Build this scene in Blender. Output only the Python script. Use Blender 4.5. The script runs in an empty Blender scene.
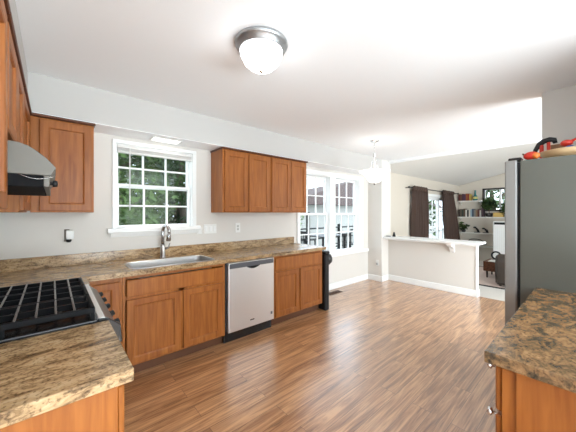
import bpy, bmesh, math, random
from mathutils import Vector, Matrix
random.seed(7)
SC = bpy.context.scene
COL = SC.collection
PI = math.pi

# ------------------------------------------------------------------ camera
cam_d = bpy.data.cameras.new('camera'); cam = bpy.data.objects.new('camera', cam_d); COL.objects.link(cam)
cam.location = (0, 0, 1.395); cam.rotation_euler = (PI/2, 0, -math.radians(41.17))
cam_d.sensor_width = 36; cam_d.lens = 269.5/576*36; cam_d.shift_y = -3.27/576; cam_d.clip_start = .02
SC.camera = cam
# ------------------------------------------------------------------ world, lights, exposure
w = bpy.data.worlds.new('world'); SC.world = w; w.use_nodes = True
bg = w.node_tree.nodes['Background']; bg.inputs[0].default_value = (.76, .88, 1.0, 1); bg.inputs[1].default_value = 2.9

def lamp(name, kind, loc, power, color=(1, .95, .88), rot=(0, 0, 0), size=.3, size_y=None, spread=None):
    d = bpy.data.lights.new(name, kind); d.energy = power; d.color = color
    if kind == 'AREA':
        d.size = size
        if size_y: d.shape = 'RECTANGLE'; d.size_y = size_y
        if spread: d.spread = spread
    elif kind == 'SPOT':
        d.shadow_soft_size = size
    else:
        d.shadow_soft_size = size
    o = bpy.data.objects.new(name, d); COL.objects.link(o); o.location = loc; o.rotation_euler = rot
    return o
# added fill, no such source known: large soft light behind the camera, aimed upward
lamp('rear_fill_light', 'AREA', (1.6, -3.4, .6), 320, (.76, .91, 1), (math.radians(168), 0, 0), 4.0, 1.6)
# second added fill, out of view past the refrigerator alcove, brightening the nook side
lamp('nook_fill_light', 'AREA', (4.1, -1.6, 1.1), 62, (.80, .92, 1), (math.radians(92), 0, math.radians(-12)), 1.3, 1.8)
lamp('family_fill_light', 'AREA', (8.0, -3.0, 1.4), 34, (.86, .94, 1), (math.radians(100), 0, 0), 2.6, 1.8)  # added fill out of view, only to brighten the family room
lamp('soffit_lamp_light', 'SPOT', (.90, 3.0, 2.13), 12, (1, .92, .8), size=.05)
SC.view_settings.view_transform = 'Standard'; SC.view_settings.look = 'None'
SC.view_settings.gamma = 1; SC.view_settings.use_curve_mapping = False
SC.view_settings.exposure = 0.88

# ------------------------------------------------------------------ materials
def lin(r, g, b):
    return tuple(((c/255)/12.92 if c/255 <= .04045 else ((c/255+.055)/1.055)**2.4) for c in (r, g, b)) + (1,)
MATS = {}
def mat(name, col=(.8, .8, .8, 1), rough=.5, metal=0, emit=0, emit_col=None, spec=None, coat=0, bump=None, var=None):
    """plain procedural material; bump=(scale,strength), var=(scale, amount) = mottled albedo"""
    if name in MATS: return MATS[name]
    m = bpy.data.materials.new(name); m.use_nodes = True; MATS[name] = m
    nt = m.node_tree; b = nt.nodes['Principled BSDF']
    b.inputs['Base Color'].default_value = col; b.inputs['Roughness'].default_value = rough; b.inputs['Metallic'].default_value = metal
    if spec is not None: b.inputs['Specular IOR Level'].default_value = spec
    if coat: b.inputs['Coat Weight'].default_value = coat; b.inputs['Coat Roughness'].default_value = .15
    if emit: b.inputs['Emission Strength'].default_value = emit; b.inputs['Emission Color'].default_value = emit_col or col
    tc = nt.nodes.new('ShaderNodeTexCoord')
    if var:
        n = nt.nodes.new('ShaderNodeTexNoise'); n.inputs['Scale'].default_value = var[0]; n.inputs['Detail'].default_value = 4
        nt.links.new(tc.outputs['Object'], n.inputs['Vector'])
        mx = nt.nodes.new('ShaderNodeMix'); mx.data_type = 'RGBA'
        mx.inputs[6].default_value = tuple(c*(1-var[1]) for c in col[:3])+(1,); mx.inputs[7].default_value = tuple(min(1, c*(1+var[1])) for c in col[:3])+(1,)
        nt.links.new(n.outputs['Fac'], mx.inputs[0]); nt.links.new(mx.outputs[2], b.inputs['Base Color'])
    if bump:
        n2 = nt.nodes.new('ShaderNodeTexNoise'); n2.inputs['Scale'].default_value = bump[0]
        nt.links.new(tc.outputs['Object'], n2.inputs['Vector'])
        bp = nt.nodes.new('ShaderNodeBump'); bp.inputs['Strength'].default_value = bump[1]; bp.inputs['Distance'].default_value = .01
        nt.links.new(n2.outputs['Fac'], bp.inputs['Height']); nt.links.new(bp.outputs[0], b.inputs['Normal'])
    return m
def ramp(nt, stops):
    r = nt.nodes.new('ShaderNodeValToRGB'); e = r.color_ramp.elements
    while len(e) < len(stops): e.new(.5)
    for k, (p, c) in enumerate(stops): e[k].position = p; e[k].color = c
    return r
def wood(name, dark, light, scale=(40, 40, 3), rough=.42, coat=.0):
    m = bpy.data.materials.new(name); m.use_nodes = True; MATS[name] = m
    nt = m.node_tree; b = nt.nodes['Principled BSDF']; tc = nt.nodes.new('ShaderNodeTexCoord')
    mp = nt.nodes.new('ShaderNodeMapping'); mp.inputs['Scale'].default_value = scale
    nt.links.new(tc.outputs['Object'], mp.inputs['Vector'])
    n = nt.nodes.new('ShaderNodeTexNoise'); n.inputs['Scale'].default_value = 1; n.inputs['Detail'].default_value = 6; n.inputs['Distortion'].default_value = .6
    nt.links.new(mp.outputs[0], n.inputs['Vector'])
    r = ramp(nt, [(.3, dark), (.72, light)]); nt.links.new(n.outputs['Fac'], r.inputs[0]); nt.links.new(r.outputs[0], b.inputs['Base Color'])
    b.inputs['Roughness'].default_value = rough; b.inputs['Specular IOR Level'].default_value = .35; b.inputs['Coat Weight'].default_value = coat; b.inputs['Coat Roughness'].default_value = .25
    return m
def laminate_floor(name):
    m = bpy.data.materials.new(name); m.use_nodes = True
    nt = m.node_tree; b = nt.nodes['Principled BSDF']; tc = nt.nodes.new('ShaderNodeTexCoord')
    br = nt.nodes.new('ShaderNodeTexBrick'); br.offset = .37; br.inputs['Scale'].default_value = 1
    br.inputs['Brick Width'].default_value = 1.22; br.inputs['Row Height'].default_value = .127; br.inputs['Mortar Size'].default_value = .0012; br.inputs['Mortar Smooth'].default_value = .2
    br.inputs['Color1'].default_value = (.25, .25, .25, 1); br.inputs['Color2'].default_value = (.75, .75, .75, 1); br.inputs['Mortar'].default_value = (0, 0, 0, 1)
    nt.links.new(tc.outputs['Object'], br.inputs['Vector'])
    # grain, offset per board
    ofs = nt.nodes.new('ShaderNodeVectorMath'); ofs.operation = 'MULTIPLY_ADD'
    nt.links.new(br.outputs['Color'], ofs.inputs[0]); ofs.inputs[1].default_value = (7, 3, 0); nt.links.new(tc.outputs['Object'], ofs.inputs[2])
    mp = nt.nodes.new('ShaderNodeMapping'); mp.inputs['Scale'].default_value = (1.3, 17, 1); nt.links.new(ofs.outputs[0], mp.inputs['Vector'])
    n = nt.nodes.new('ShaderNodeTexNoise'); n.inputs['Scale'].default_value = 1; n.inputs['Detail'].default_value = 7; n.inputs['Roughness'].default_value = .62; n.inputs['Distortion'].default_value = 1.6
    nt.links.new(mp.outputs[0], n.inputs['Vector'])
    mp2 = nt.nodes.new('ShaderNodeMapping'); mp2.inputs['Scale'].default_value = (3, 90, 1); nt.links.new(ofs.outputs[0], mp2.inputs['Vector'])
    n2 = nt.nodes.new('ShaderNodeTexNoise'); n2.inputs['Scale'].default_value = 1; n2.inputs['Detail'].default_value = 4; nt.links.new(mp2.outputs[0], n2.inputs['Vector'])
    mm = nt.nodes.new('ShaderNodeMath'); mm.operation = 'MULTIPLY_ADD'; mm.inputs[1].default_value = .35
    nt.links.new(n2.outputs['Fac'], mm.inputs[0]); nt.links.new(n.outputs['Fac'], mm.inputs[2])
    m2 = nt.nodes.new('ShaderNodeMath'); m2.operation = 'MULTIPLY_ADD'; m2.inputs[1].default_value = .12
    nt.links.new(br.outputs['Color'], m2.inputs[0]); nt.links.new(mm.outputs[0], m2.inputs[2])
    r = ramp(nt, [(.45, lin(74, 42, 18)), (.64, lin(152, 101, 60)), (.88, lin(214, 162, 114))])
    nt.links.new(m2.outputs[0], r.inputs[0])
    mx = nt.nodes.new('ShaderNodeMix'); mx.data_type = 'RGBA'; mx.inputs[7].default_value = lin(70, 44, 28)
    nt.links.new(br.outputs['Fac'], mx.inputs[0]); nt.links.new(r.outputs[0], mx.inputs[6]); nt.links.new(mx.outputs[2], b.inputs['Base Color'])
    b.inputs['Roughness'].default_value = .27; b.inputs['Specular IOR Level'].default_value = 1.0; b.inputs['Coat Weight'].default_value = 1.0; b.inputs['Coat IOR'].default_value = 1.7; b.inputs['Coat Roughness'].default_value = .33
    bp = nt.nodes.new('ShaderNodeBump'); bp.inputs['Strength'].default_value = .12; bp.inputs['Distance'].default_value = .004
    nt.links.new(mm.outputs[0], bp.inputs['Height']); nt.links.new(bp.outputs[0], b.inputs['Normal'])
    return m
def granite(name, cols, scale, rot=0.0):
    m = bpy.data.materials.new(name); m.use_nodes = True
    nt = m.node_tree; b = nt.nodes['Principled BSDF']; tc = nt.nodes.new('ShaderNodeTexCoord')
    mp = nt.nodes.new('ShaderNodeMapping'); mp.inputs['Rotation'].default_value = (0, 0, rot); mp.inputs['Scale'].default_value = scale
    nt.links.new(tc.outputs['Object'], mp.inputs['Vector'])
    n = nt.nodes.new('ShaderNodeTexNoise'); n.inputs['Scale'].default_value = 1; n.inputs['Detail'].default_value = 9; n.inputs['Roughness'].default_value = .72; n.inputs['Distortion'].default_value = .8
    nt.links.new(mp.outputs[0], n.inputs['Vector'])
    r = ramp(nt, cols); nt.links.new(n.outputs['Fac'], r.inputs[0])
    n2 = nt.nodes.new('ShaderNodeTexNoise'); n2.inputs['Scale'].default_value = 95; n2.inputs['Detail'].default_value = 3
    nt.links.new(tc.outputs['Object'], n2.inputs['Vector'])
    r2 = ramp(nt, [(.32, (.30, .27, .25, 1)), (.48, (1, 1, 1, 1)), (.66, (1, 1, 1, 1)), (.8, (1.35, 1.3, 1.2, 1))])
    nt.links.new(n2.outputs['Fac'], r2.inputs[0])
    mx = nt.nodes.new('ShaderNodeMix'); mx.data_type = 'RGBA'; mx.blend_type = 'MULTIPLY'; mx.inputs[0].default_value = .8
    nt.links.new(r.outputs[0], mx.inputs[6]); nt.links.new(r2.outputs[0], mx.inputs[7]); nt.links.new(mx.outputs[2], b.inputs['Base Color'])
    b.inputs['Roughness'].default_value = .22
    return m
def leaf_mat(name, c1, c2, scale=3):
    m = bpy.data.materials.new(name); m.use_nodes = True
    nt = m.node_tree; b = nt.nodes['Principled BSDF']; tc = nt.nodes.new('ShaderNodeTexCoord')
    n = nt.nodes.new('ShaderNodeTexNoise'); n.inputs['Scale'].default_value = scale; n.inputs['Detail'].default_value = 5
    nt.links.new(tc.outputs['Object'], n.inputs['Vector'])
    r = ramp(nt, [(.35, c1), (.65, c2)]); nt.links.new(n.outputs['Fac'], r.inputs[0]); nt.links.new(r.outputs[0], b.inputs['Base Color'])
    b.inputs['Roughness'].default_value = .6
    t = nt.nodes.new('ShaderNodeBsdfTranslucent'); nt.links.new(r.outputs[0], t.inputs[0])
    mx = nt.nodes.new('ShaderNodeMixShader'); mx.inputs[0].default_value = .4
    nt.links.new(b.outputs[0], mx.inputs[1]); nt.links.new(t.outputs[0], mx.inputs[2]); nt.links.new(mx.outputs[0], nt.nodes['Material Output'].inputs[0])
    return m
def glass_mat():
    m = bpy.data.materials.new('window_glass'); m.use_nodes = True
    nt = m.node_tree; nt.nodes.remove(nt.nodes['Principled BSDF'])
    t = nt.nodes.new('ShaderNodeBsdfTransparent'); t.inputs[0].default_value = (.97, .98, .98, 1)
    g = nt.nodes.new('ShaderNodeBsdfGlossy'); g.inputs[1].default_value = .02
    fr = nt.nodes.new('ShaderNodeValue'); fr.outputs[0].default_value = .012
    mx = nt.nodes.new('ShaderNodeMixShader'); nt.links.new(fr.outputs[0], mx.inputs[0]); nt.links.new(t.outputs[0], mx.inputs[1]); nt.links.new(g.outputs[0], mx.inputs[2])
    nt.links.new(mx.outputs[0], nt.nodes['Material Output'].inputs[0])
    return m

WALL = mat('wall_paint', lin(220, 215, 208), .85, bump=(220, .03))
CEIL = mat('ceiling_paint', lin(247, 248, 249), .9, bump=(260, .03))  # lightened to make up for weak light on the ceiling
SOFF = mat('soffit_dimmed_paint', lin(196, 193, 189), .85, bump=(220, .03))  # soffit colour darkened to offset excess light on its face
TRIM = mat('white_trim_paint', lin(240, 240, 238), .4)
FLOOR = laminate_floor('laminate_planks')
WOOD = wood('maple_cabinet', lin(142, 80, 30), lin(176, 108, 48))
WOODP = wood('maple_panel', lin(134, 74, 28), lin(168, 102, 46))
WOODD = mat('dark_cornice', lin(92, 50, 28), .45)
KICK = mat('toe_kick_brown', lin(96, 58, 34), .6)
GR_L = granite('tan_granite_laminate', [(.32, lin(62, 48, 34)), (.42, lin(128, 101, 70)), (.53, lin(182, 150, 110)), (.70, lin(206, 180, 142))], (8, 24, 24), .2)
GR_R = granite('brown_granite_laminate', [(.33, lin(52, 44, 34)), (.45, lin(98, 78, 54)), (.55, lin(142, 108, 72)), (.70, lin(172, 136, 96))], (13, 19, 19), .6)
STEEL = mat('brushed_steel', (.86, .86, .86, 1), .42, 1, bump=(300, .02))
SINKS = mat('sink_steel', (.52, .52, .52, 1), .28, 1)
STEEL_D = mat('hood_steel', lin(104, 101, 94), .5, .2)
CHROME = mat('chrome', (.78, .78, .78, 1), .12, 1)
NICKEL = mat('brushed_nickel', (.46, .45, .44, 1), .22, 1)
BLACK = mat('black_enamel', (.012, .012, .013, 1), .25)
IRON = mat('cast_iron', (.006, .006, .007, 1), .5, spec=.12)
IRON2 = mat('glossy_iron', (.02, .02, .022, 1), .16, spec=1.0)
DARKP = mat('dark_plastic', (.012, .012, .013, 1), .45, spec=.3)
FRIDGE = mat('fridge_side_grey', lin(92, 92, 84), .55, var=(3, .04), bump=(160, .06))
FRIDGED = mat('fridge_steel', (.30, .295, .28, 1), .42, .35)
GLASS = glass_mat()
OPAL = mat('opal_glass', lin(250, 248, 244), .3, emit=5, emit_col=(.97, .98, 1, 1))
OPAL2 = mat('pendant_opal_glass', lin(250, 248, 244), .3, emit=1.0, emit_col=(1, .96, .9, 1))
WHITEP = mat('white_plastic', lin(236, 235, 231), .4)
BLIND = mat('white_blind', lin(226, 224, 220), .6)

# ------------------------------------------------------------------ geometry helpers
class MB:
    def __init__(s): s.bm = bmesh.new()
    def box(s, x0, x1, y0, y1, z0, z1, bev=0, seg=1):
        g = bmesh.ops.create_cube(s.bm, size=1)
        vs = g['verts']
        for v in vs: v.co = Vector(((x0+x1)/2+v.co.x*(x1-x0), (y0+y1)/2+v.co.y*(y1-y0), (z0+z1)/2+v.co.z*(z1-z0)))
        if bev:
            es = list({e for v in vs for e in v.link_edges})
            bmesh.ops.bevel(s.bm, geom=es, offset=bev, segments=seg, affect='EDGES', profile=.5, clamp_overlap=True)
        return s
    def quad(s, *p):
        s.bm.faces.new([s.bm.verts.new(q) for q in p]); return s
    def prism(s, poly, axis, a, b, bev=0):
        """poly in the two other axes (cyclic order kept), extruded along axis from a to b"""
        def mk(u, v, t): return {'x': (t, u, v), 'y': (u, t, v), 'z': (u, v, t)}[axis]
        A = [s.bm.verts.new(mk(u, v, a)) for u, v in poly]; B = [s.bm.verts.new(mk(u, v, b)) for u, v in poly]
        fs = [s.bm.faces.new(A), s.bm.faces.new(B[::-1])]
        n = len(poly)
        for i in range(n): fs.append(s.bm.faces.new([A[i], B[i], B[(i+1) % n], A[(i+1) % n]]))
        bmesh.ops.recalc_face_normals(s.bm, faces=fs)
        if bev:
            es = list({e for f in fs for e in f.edges}); bmesh.ops.bevel(s.bm, geom=es, offset=bev, segments=1, affect='EDGES', clamp_overlap=True)
        return s
    def lathe(s, prof, c=(0, 0, 0), axis='z', n=32):
        """prof: list of (radius, height)"""
        rings = []
        for r, h in prof:
            ring = []
            if r < 1e-6: ring = [None]
            pts = []
            for k in range(n if r >= 1e-6 else 1):
                a = 2*PI*k/n; x, y = r*math.cos(a), r*math.sin(a)
                p = {'z': (x, y, h), 'y': (x, h, y), 'x': (h, x, y)}[axis]
                pts.append(s.bm.verts.new((c[0]+p[0], c[1]+p[1], c[2]+p[2])))
            rings.append(pts)
        fs = []
        for A, B in zip(rings, rings[1:]):
            for k in range(n):
                a, a2 = A[k % len(A)], A[(k+1) % len(A)]; b, b2 = B[k % len(B)], B[(k+1) % len(B)]
                f = []
                for v in (a, a2, b2, b):
                    if v not in f: f.append(v)
                if len(f) > 2: fs.append(s.bm.faces.new(f))
        bmesh.ops.recalc_face_normals(s.bm, faces=fs)
        for f in fs: f.smooth = True
        return s
    def tube(s, pts, r, n=12, cap=True):
        pts = [Vector(p) for p in pts]; rs = r if isinstance(r, (list, tuple)) else [r]*len(pts)
        rings = []; up = None
        for i, p in enumerate(pts):
            d = (pts[min(i+1, len(pts)-1)]-pts[max(i-1, 0)]).normalized()
            if up is None: up = Vector((0, 0, 1)) if abs(d.z) < .9 else Vector((1, 0, 0))
            x = d.cross(up).normalized(); y = x.cross(d).normalized(); up = y
            rings.append([s.bm.verts.new(p+rs[i]*(math.cos(2*PI*k/n)*x+math.sin(2*PI*k/n)*y)) for k in range(n)])
        fs = []
        for A, B in zip(rings, rings[1:]):
            for k in range(n): fs.append(s.bm.faces.new([A[k], A[(k+1) % n], B[(k+1) % n], B[k]]))
        for f in fs: f.smooth = True
        if cap: fs.append(s.bm.faces.new(rings[0])); fs.append(s.bm.faces.new(rings[-1][::-1]))
        bmesh.ops.recalc_face_normals(s.bm, faces=fs)
        return s
    def ball(s, c, r, sc=(1, 1, 1), n=2, jit=0):
        g = bmesh.ops.create_icosphere(s.bm, subdivisions=n, radius=1)
        for v in g['verts']:
            k = 1+random.uniform(-jit, jit)
            v.co = Vector((c[0]+v.co.x*r*sc[0]*k, c[1]+v.co.y*r*sc[1]*k, c[2]+v.co.z*r*sc[2]*k))
            for f in v.link_faces: f.smooth = True
        return s
def wloc(o):
    v = Vector((0, 0, 0))
    while o: v += o.location; o = o.parent
    return v
def obj(name, mb, m, parent=None, loc=None, shadesmooth=False):
    me = bpy.data.meshes.new(name)
    ofs = wloc(parent) if parent else (Vector(loc) if loc else Vector((0, 0, 0)))
    bm = mb.bm
    for v in bm.verts: v.co -= ofs
    bm.to_mesh(me); bm.free()
    me.materials.append(m)
    o = bpy.data.objects.new(name, me); COL.objects.link(o)
    if parent: o.parent = parent
    elif loc: o.location = loc
    return o
def tag(o, label, cat, group=None, kind=None):
    o['label'] = label; o['category'] = cat
    if group: o['group'] = group
    if kind: o['kind'] = kind
    return o
def thing(name, label, cat, loc=(0, 0, 0), group=None):
    o = bpy.data.objects.new(name, None); COL.objects.link(o); o.location = loc; o.empty_display_size = .1
    return tag(o, label, cat, group)
def struct(name, mb, m, parent=None):
    o = obj(name, mb, m, parent)
    if not parent: o['kind'] = 'structure'
    return o
def dup(root, loc, label=None, rz=None):
    r = root.copy(); COL.objects.link(r); r.location = loc
    if rz is not None: r.rotation_euler = (0, 0, rz)
    if label: r['label'] = label
    for ch in list(root.children):
        c = ch.copy(); COL.objects.link(c); c.parent = r
        for g in list(ch.children):
            d = g.copy(); COL.objects.link(d); d.parent = c
    return r
FACE = {'-y': lambda o, u, v, w: (u, o-w, v), '+y': lambda o, u, v, w: (u, o+w, v), '+x': lambda o, u, v, w: (o+w, u, v), '-x': lambda o, u, v, w: (o-w, u, v)}
def shaker(face, o, u0, u1, v0, v1, t=.02, fw=.06, rec=.013):
    """raised-frame cabinet door with a recessed panel; o = plane of its back"""
    mb = MB(); F = FACE[face]
    def ring(d, w): return [mb.bm.verts.new(F(o, *p, w)) for p in ((u0+d, v0+d), (u1-d, v0+d), (u1-d, v1-d), (u0+d, v1-d))]
    rs = [ring(0, 0), ring(0, t-.004), ring(.005, t), ring(fw-.007, t), ring(fw, t-.003), ring(fw+.004, t-rec), ring(fw+.016, t-rec-.0005)]
    fs = [mb.bm.faces.new(rs[0][::-1])]
    for A, B in zip(rs, rs[1:]):
        for k in range(4): fs.append(mb.bm.faces.new([A[k], A[(k+1) % 4], B[(k+1) % 4], B[k]]))
    fs.append(mb.bm.faces.new(rs[-1]))
    bmesh.ops.recalc_face_normals(mb.bm, faces=fs)
    return mb
def slab_front(face, o, u0, u1, v0, v1, t=.02):
    mb = MB(); F = FACE[face]
    a = F(o, u0, v0, 0); b = F(o, u1, v1, t)
    return mb.box(min(a[0], b[0]), max(a[0], b[0]), min(a[1], b[1]), max(a[1], b[1]), v0, v1, .005)
def wall_with_holes(y0, y1, x0, x1, z0, z1, holes):
    """wall lying in X-Z, thick in Y, rectangular holes (hx0,hx1,hz0,hz1) sorted in x"""
    mb = MB(); x = x0
    for hx0, hx1, hz0, hz1 in holes:
        if hx0 > x: mb.box(x, hx0, y0, y1, z0, z1)
        if hz0 > z0: mb.box(hx0, hx1, y0, y1, z0, hz0)
        if hz1 < z1: mb.box(hx0, hx1, y0, y1, hz1, z1)
        x = hx1
    if x < x1: mb.box(x, x1, y0, y1, z0, z1)
    return mb

# ================================================================== SETTING
CH = 2.47                 # kitchen ceiling
YW = 3.161                # window wall
XL = -.457                # left wall
YS = YW-.316              # soffit face
XH = 5.267                # half wall face
FZ = -.20                 # sunken family room floor
struct('floor', MB().box(XL-.15, XH+.09, -4.5, YW+.15, -.12, 0), FLOOR)
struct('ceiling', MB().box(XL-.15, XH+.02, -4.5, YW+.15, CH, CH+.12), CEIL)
struct('wall_back', wall_with_holes(YW, YW+.14, XL-.14, 5.36, 0, CH, [(.48, 1.25, 1.24, 2.09), (3.02, 4.68, .66, 2.05)]), WALL)
struct('wall_front', MB().box(XL-.15, XH+.09, -4.64, -4.5, 0, CH), WALL)
struct('wall_left', MB().box(XL-.14, XL, -1.2, YW, 0, CH), WALL)
struct('wall_right', wall_with_holes(-.53, -.39, 1.14, 3.42, 0, CH, [(1.22, 2.32, 1.06, 2.42)]), WALL)
struct('wall_alcove', MB().box(3.30, 3.42, -.39, .32, 0, CH), WALL)
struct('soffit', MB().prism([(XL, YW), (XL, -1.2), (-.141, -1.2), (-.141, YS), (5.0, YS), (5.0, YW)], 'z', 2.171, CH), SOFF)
struct('soffit_underside', MB().prism([(XL, YW), (XL, -1.2), (-.143, -1.2), (-.143, YS+.002), (5.0, YS+.002), (5.0, YW)], 'z', 2.165, 2.1705), mat('bright_white_paint', lin(250, 250, 250), .5))  # thin sheet under the soffit, whiter than its face
struct('wall_pillar', MB().box(5.0, 5.36, YS+.004, YW, 0, CH), WALL)
struct('wall_half', MB().box(XH, 5.36, 1.31, YS+.004, FZ, .875), WALL)
struct('wall_header', MB().box(XH, 5.36, -4.5, YS+.004, 2.425, 3.9), CEIL)
struct('trim_ledge', MB().box(5.035, 5.47, 1.215, YS+.003, .875, .912, .008, 2), TRIM)
struct('trim_ledge_apron', MB().box(XH-.02, XH, 1.30, YS+.003, .835, .875, .004).box(XH-.02, 5.37, 1.29, 1.31, .835, .875, .004), TRIM)
struct('trim_corbel', MB().prism([(XH, .875), (5.07, .875), (5.075, .845), (5.12, .815), (5.19, .80), (5.225, .765), (5.235, .72), (XH, .70)], 'y', 1.615, 1.69, .004), TRIM)
struct('trim_post', MB().box(XH-.012, 5.37, 1.295, 1.312, 0, .84, .003), TRIM)
def baseb(mb, x0, x1, y0, y1): mb.box(x0, x1, y0, y1, 0, .10, .004); return mb
struct('baseboard_back', MB().box(2.95, 4.985, YW-.016, YW, 0, .115, .006), TRIM)
struct('baseboard_pillar', MB().box(4.984, 5.0, YS-.012, YW-.016, 0, .115, .006).box(4.984, XH-.016, YS-.012, YS+.004, 0, .115, .006), TRIM)
struct('baseboard_half', MB().box(XH-.016, XH, 1.296, YS-.012, 0, .115, .006).box(XH-.016, 5.375, 1.28, 1.296, 0, .115, .006), TRIM)
# family room
CARPET = mat('pale_carpet', lin(222, 216, 208), .95, bump=(400, .5), var=(60, .06))
FWALL = mat('family_wall_paint', lin(212, 202, 188), .85)
struct('floor_family', MB().box(5.36, 10.9, -3.5, YW+.15, FZ-.1, FZ), CARPET)
struct('wall_step', MB().box(XH+.05, 5.36, -4.5, 1.29, FZ, -.012), TRIM)
struct('wall_family', wall_with_holes(YW, YW+.14, 5.36, 10.9, FZ, 2.36, [(7.05, 9.95, FZ+.02, 1.86)]), FWALL)
mb = MB(); Xs = 10.72
W3 = (1.62, 2.42, 1.50, 2.14)
mb.box(Xs, Xs+.14, W3[1], YW+.14, FZ, 2.6).box(Xs, Xs+.14, -3.5, W3[0], FZ, 3.95).box(Xs, Xs+.14, W3[0], W3[1], FZ, W3[2]).box(Xs, Xs+.14, W3[0], W3[1], W3[3], 3.9)
struct('wall_shelves', mb, FWALL)
struct('wall_far', MB().box(5.36, 10.9, -3.64, -3.5, FZ, 4.0), FWALL)
mb = MB()
ry0, rz0, ry1, rz1 = YW+.2, 2.30-.009, -4.5, 2.30+.24*(YW+4.5)
mb.prism([(ry0, rz0), (ry1, rz1), (ry1, rz1+.12), (ry0, rz0+.12)], 'x', 5.36, 10.9)
struct('ceiling_family', mb, mat('family_ceiling_paint', lin(226, 222, 216), .9))

# ------------------------------------------------------------------ windows
def sash(mb_f, y, x0, x1, z0, z1, st, cols, rows, mun=.018):
    mb_f.box(x0, x0+st, y, y+.035, z0, z1, .003).box(x1-st, x1, y, y+.035, z0, z1, .003)
    mb_f.box(x0+st, x1-st, y, y+.035, z0, z0+st, .003).box(x0+st, x1-st, y, y+.035, z1-st, z1, .003)
    for c in range(1, cols):
        x = x0+st+(x1-x0-2*st)*c/cols; mb_f.box(x-mun/2, x+mun/2, y+.008, y+.028, z0+st, z1-st)
    for r in range(1, rows):
        z = z0+st+(z1-z0-2*st)*r/rows; mb_f.box(x0+st, x1-st, y+.0085, y+.0275, z-mun/2, z+mun/2)
def double_hung(parent, x0, x1, z0, zm, z1, st=.035):
    f = MB(); sash(f, YW+.05, x0, x1, z0, zm+.02, st, 3, 2); o = obj('lower_sash', f, TRIM, parent)
    obj('pane', MB().box(x0+st, x1-st, YW+.066, YW+.069, z0+st, zm+.02-st), GLASS, o)
    f = MB(); sash(f, YW+.09, x0, x1, zm-.02, z1, st, 3, 2); o = obj('upper_sash', f, TRIM, parent)
    obj('pane', MB().box(x0+st, x1-st, YW+.106, YW+.109, zm-.02+st, z1-st), GLASS, o)
# window 1 over the sink
w1 = bpy.data.objects.new('window_1', None); COL.objects.link(w1); w1.location = (.87, YW, 1.2); w1['kind'] = 'structure'
mb = MB()
mb.box(.445, .48, YW-.018, YW, 1.216, 2.128, .004).box(1.25, 1.295, YW-.018, YW, 1.216, 2.128, .004).box(.445, 1.295, YW-.02, YW, 2.09, 2.128, .004)
mb.box(.48, .486, YW, YW+.13, 1.24, 2.09).box(1.244, 1.25, YW, YW+.13, 1.24, 2.09).box(.48, 1.25, YW, YW+.13, 2.082, 2.09).box(.48, 1.25, YW, YW+.13, 1.232, 1.24)
obj('window_frame', mb, TRIM, w1)
obj('window_sill', MB().box(.404, 1.338, YW-.05, YW+.05, 1.194, 1.2405, .006, 2).prism([(YW, 1.15), (YW-.012, 1.15), (YW-.022, 1.17), (YW-.030, 1.194), (YW, 1.194)], 'x', .43, 1.315), TRIM, w1)
double_hung(w1, .486, 1.244, 1.24, 1.675, 2.082, .026)
# blind pulled up
bl = thing('window_blind', 'white blind pulled up into a thin stack at the top of the sink window', 'window blind', (.87, YW, 1.99))
obj('headrail', MB().box(.488, 1.242, YW-.005, YW+.045, 2.052, 2.080, .003), BLIND, bl)
mb = MB()
for k in range(4): mb.box(.492, 1.238, YW-.002, YW+.042, 2.022+k*.0075, 2.0265+k*.0075, .001)
obj('slat_stack', mb, BLIND, bl)
obj('bottom_rail', MB().box(.49, 1.24, YW-.004, YW+.044, 2.005, 2.020, .003), BLIND, bl)
obj('wand', MB().tube([(.60, YW-.008, 2.055), (.60, YW-.008, 1.42)], .005, 8), WHITEP, bl)
# window 2 : twin unit of the breakfast nook
w2 = bpy.data.objects.new('window_2', None); COL.objects.link(w2); w2.location = (3.85, YW, .6); w2['kind'] = 'structure'
mb = MB()
mb.box(2.95, 3.02, YW-.018, YW, .62, 2.12, .004).box(4.68, 4.80, YW-.018, YW, .62, 2.12, .004).box(2.95, 4.80, YW-.02, YW, 2.05, 2.12, .004)
mb.box(3.02, 3.032, YW, YW+.13, .66, 2.05).box(4.668, 4.68, YW, YW+.13, .66, 2.05).box(3.02, 4.68, YW, YW+.13, 2.038, 2.05).box(3.02, 4.68, YW, YW+.13, .65, .66)
mb.box(3.765, 3.91, YW-.016, YW+.13, .62, 2.06, .004)
obj('window_frame', mb, TRIM, w2)
obj('window_sill', MB().box(2.90, 4.94, YW-.06, YW+.05, .60, .6605, .006, 2), TRIM, w2)
double_hung(w2, 3.032, 3.765, .66, 1.37, 2.038)
double_hung(w2, 3.91, 4.668, .66, 1.37, 2.038)
# patio door of the family room
d1 = bpy.data.objects.new('door_1', None); COL.objects.link(d1); d1.location = (8.5, YW, FZ); d1['kind'] = 'structure'
mb = MB()
mb.box(6.97, 7.05, YW-.02, YW+.0, FZ, 1.94, .004).box(9.95, 10.03, YW-.02, YW, FZ, 1.94, .004).box(6.97, 10.03, YW-.02, YW, 1.86, 1.94, .004)
mb.box(7.05, 9.95, YW+.02, YW+.12, FZ, FZ+.03)
obj('door_frame', mb, TRIM, d1)
for a, b, y in ((7.05, 8.05, .08), (8.0, 9.0, .03), (8.95, 9.95, .08)):
    f = MB(); sash(f, YW+y, a, b, FZ+.03, 1.86, .09, 2, 4, .022); o = obj('door_panel', f, TRIM, d1)
    obj('pane', MB().box(a+.09, b-.09, YW+y+.016, YW+y+.019, FZ+.12, 1.77), GLASS, o)
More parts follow.
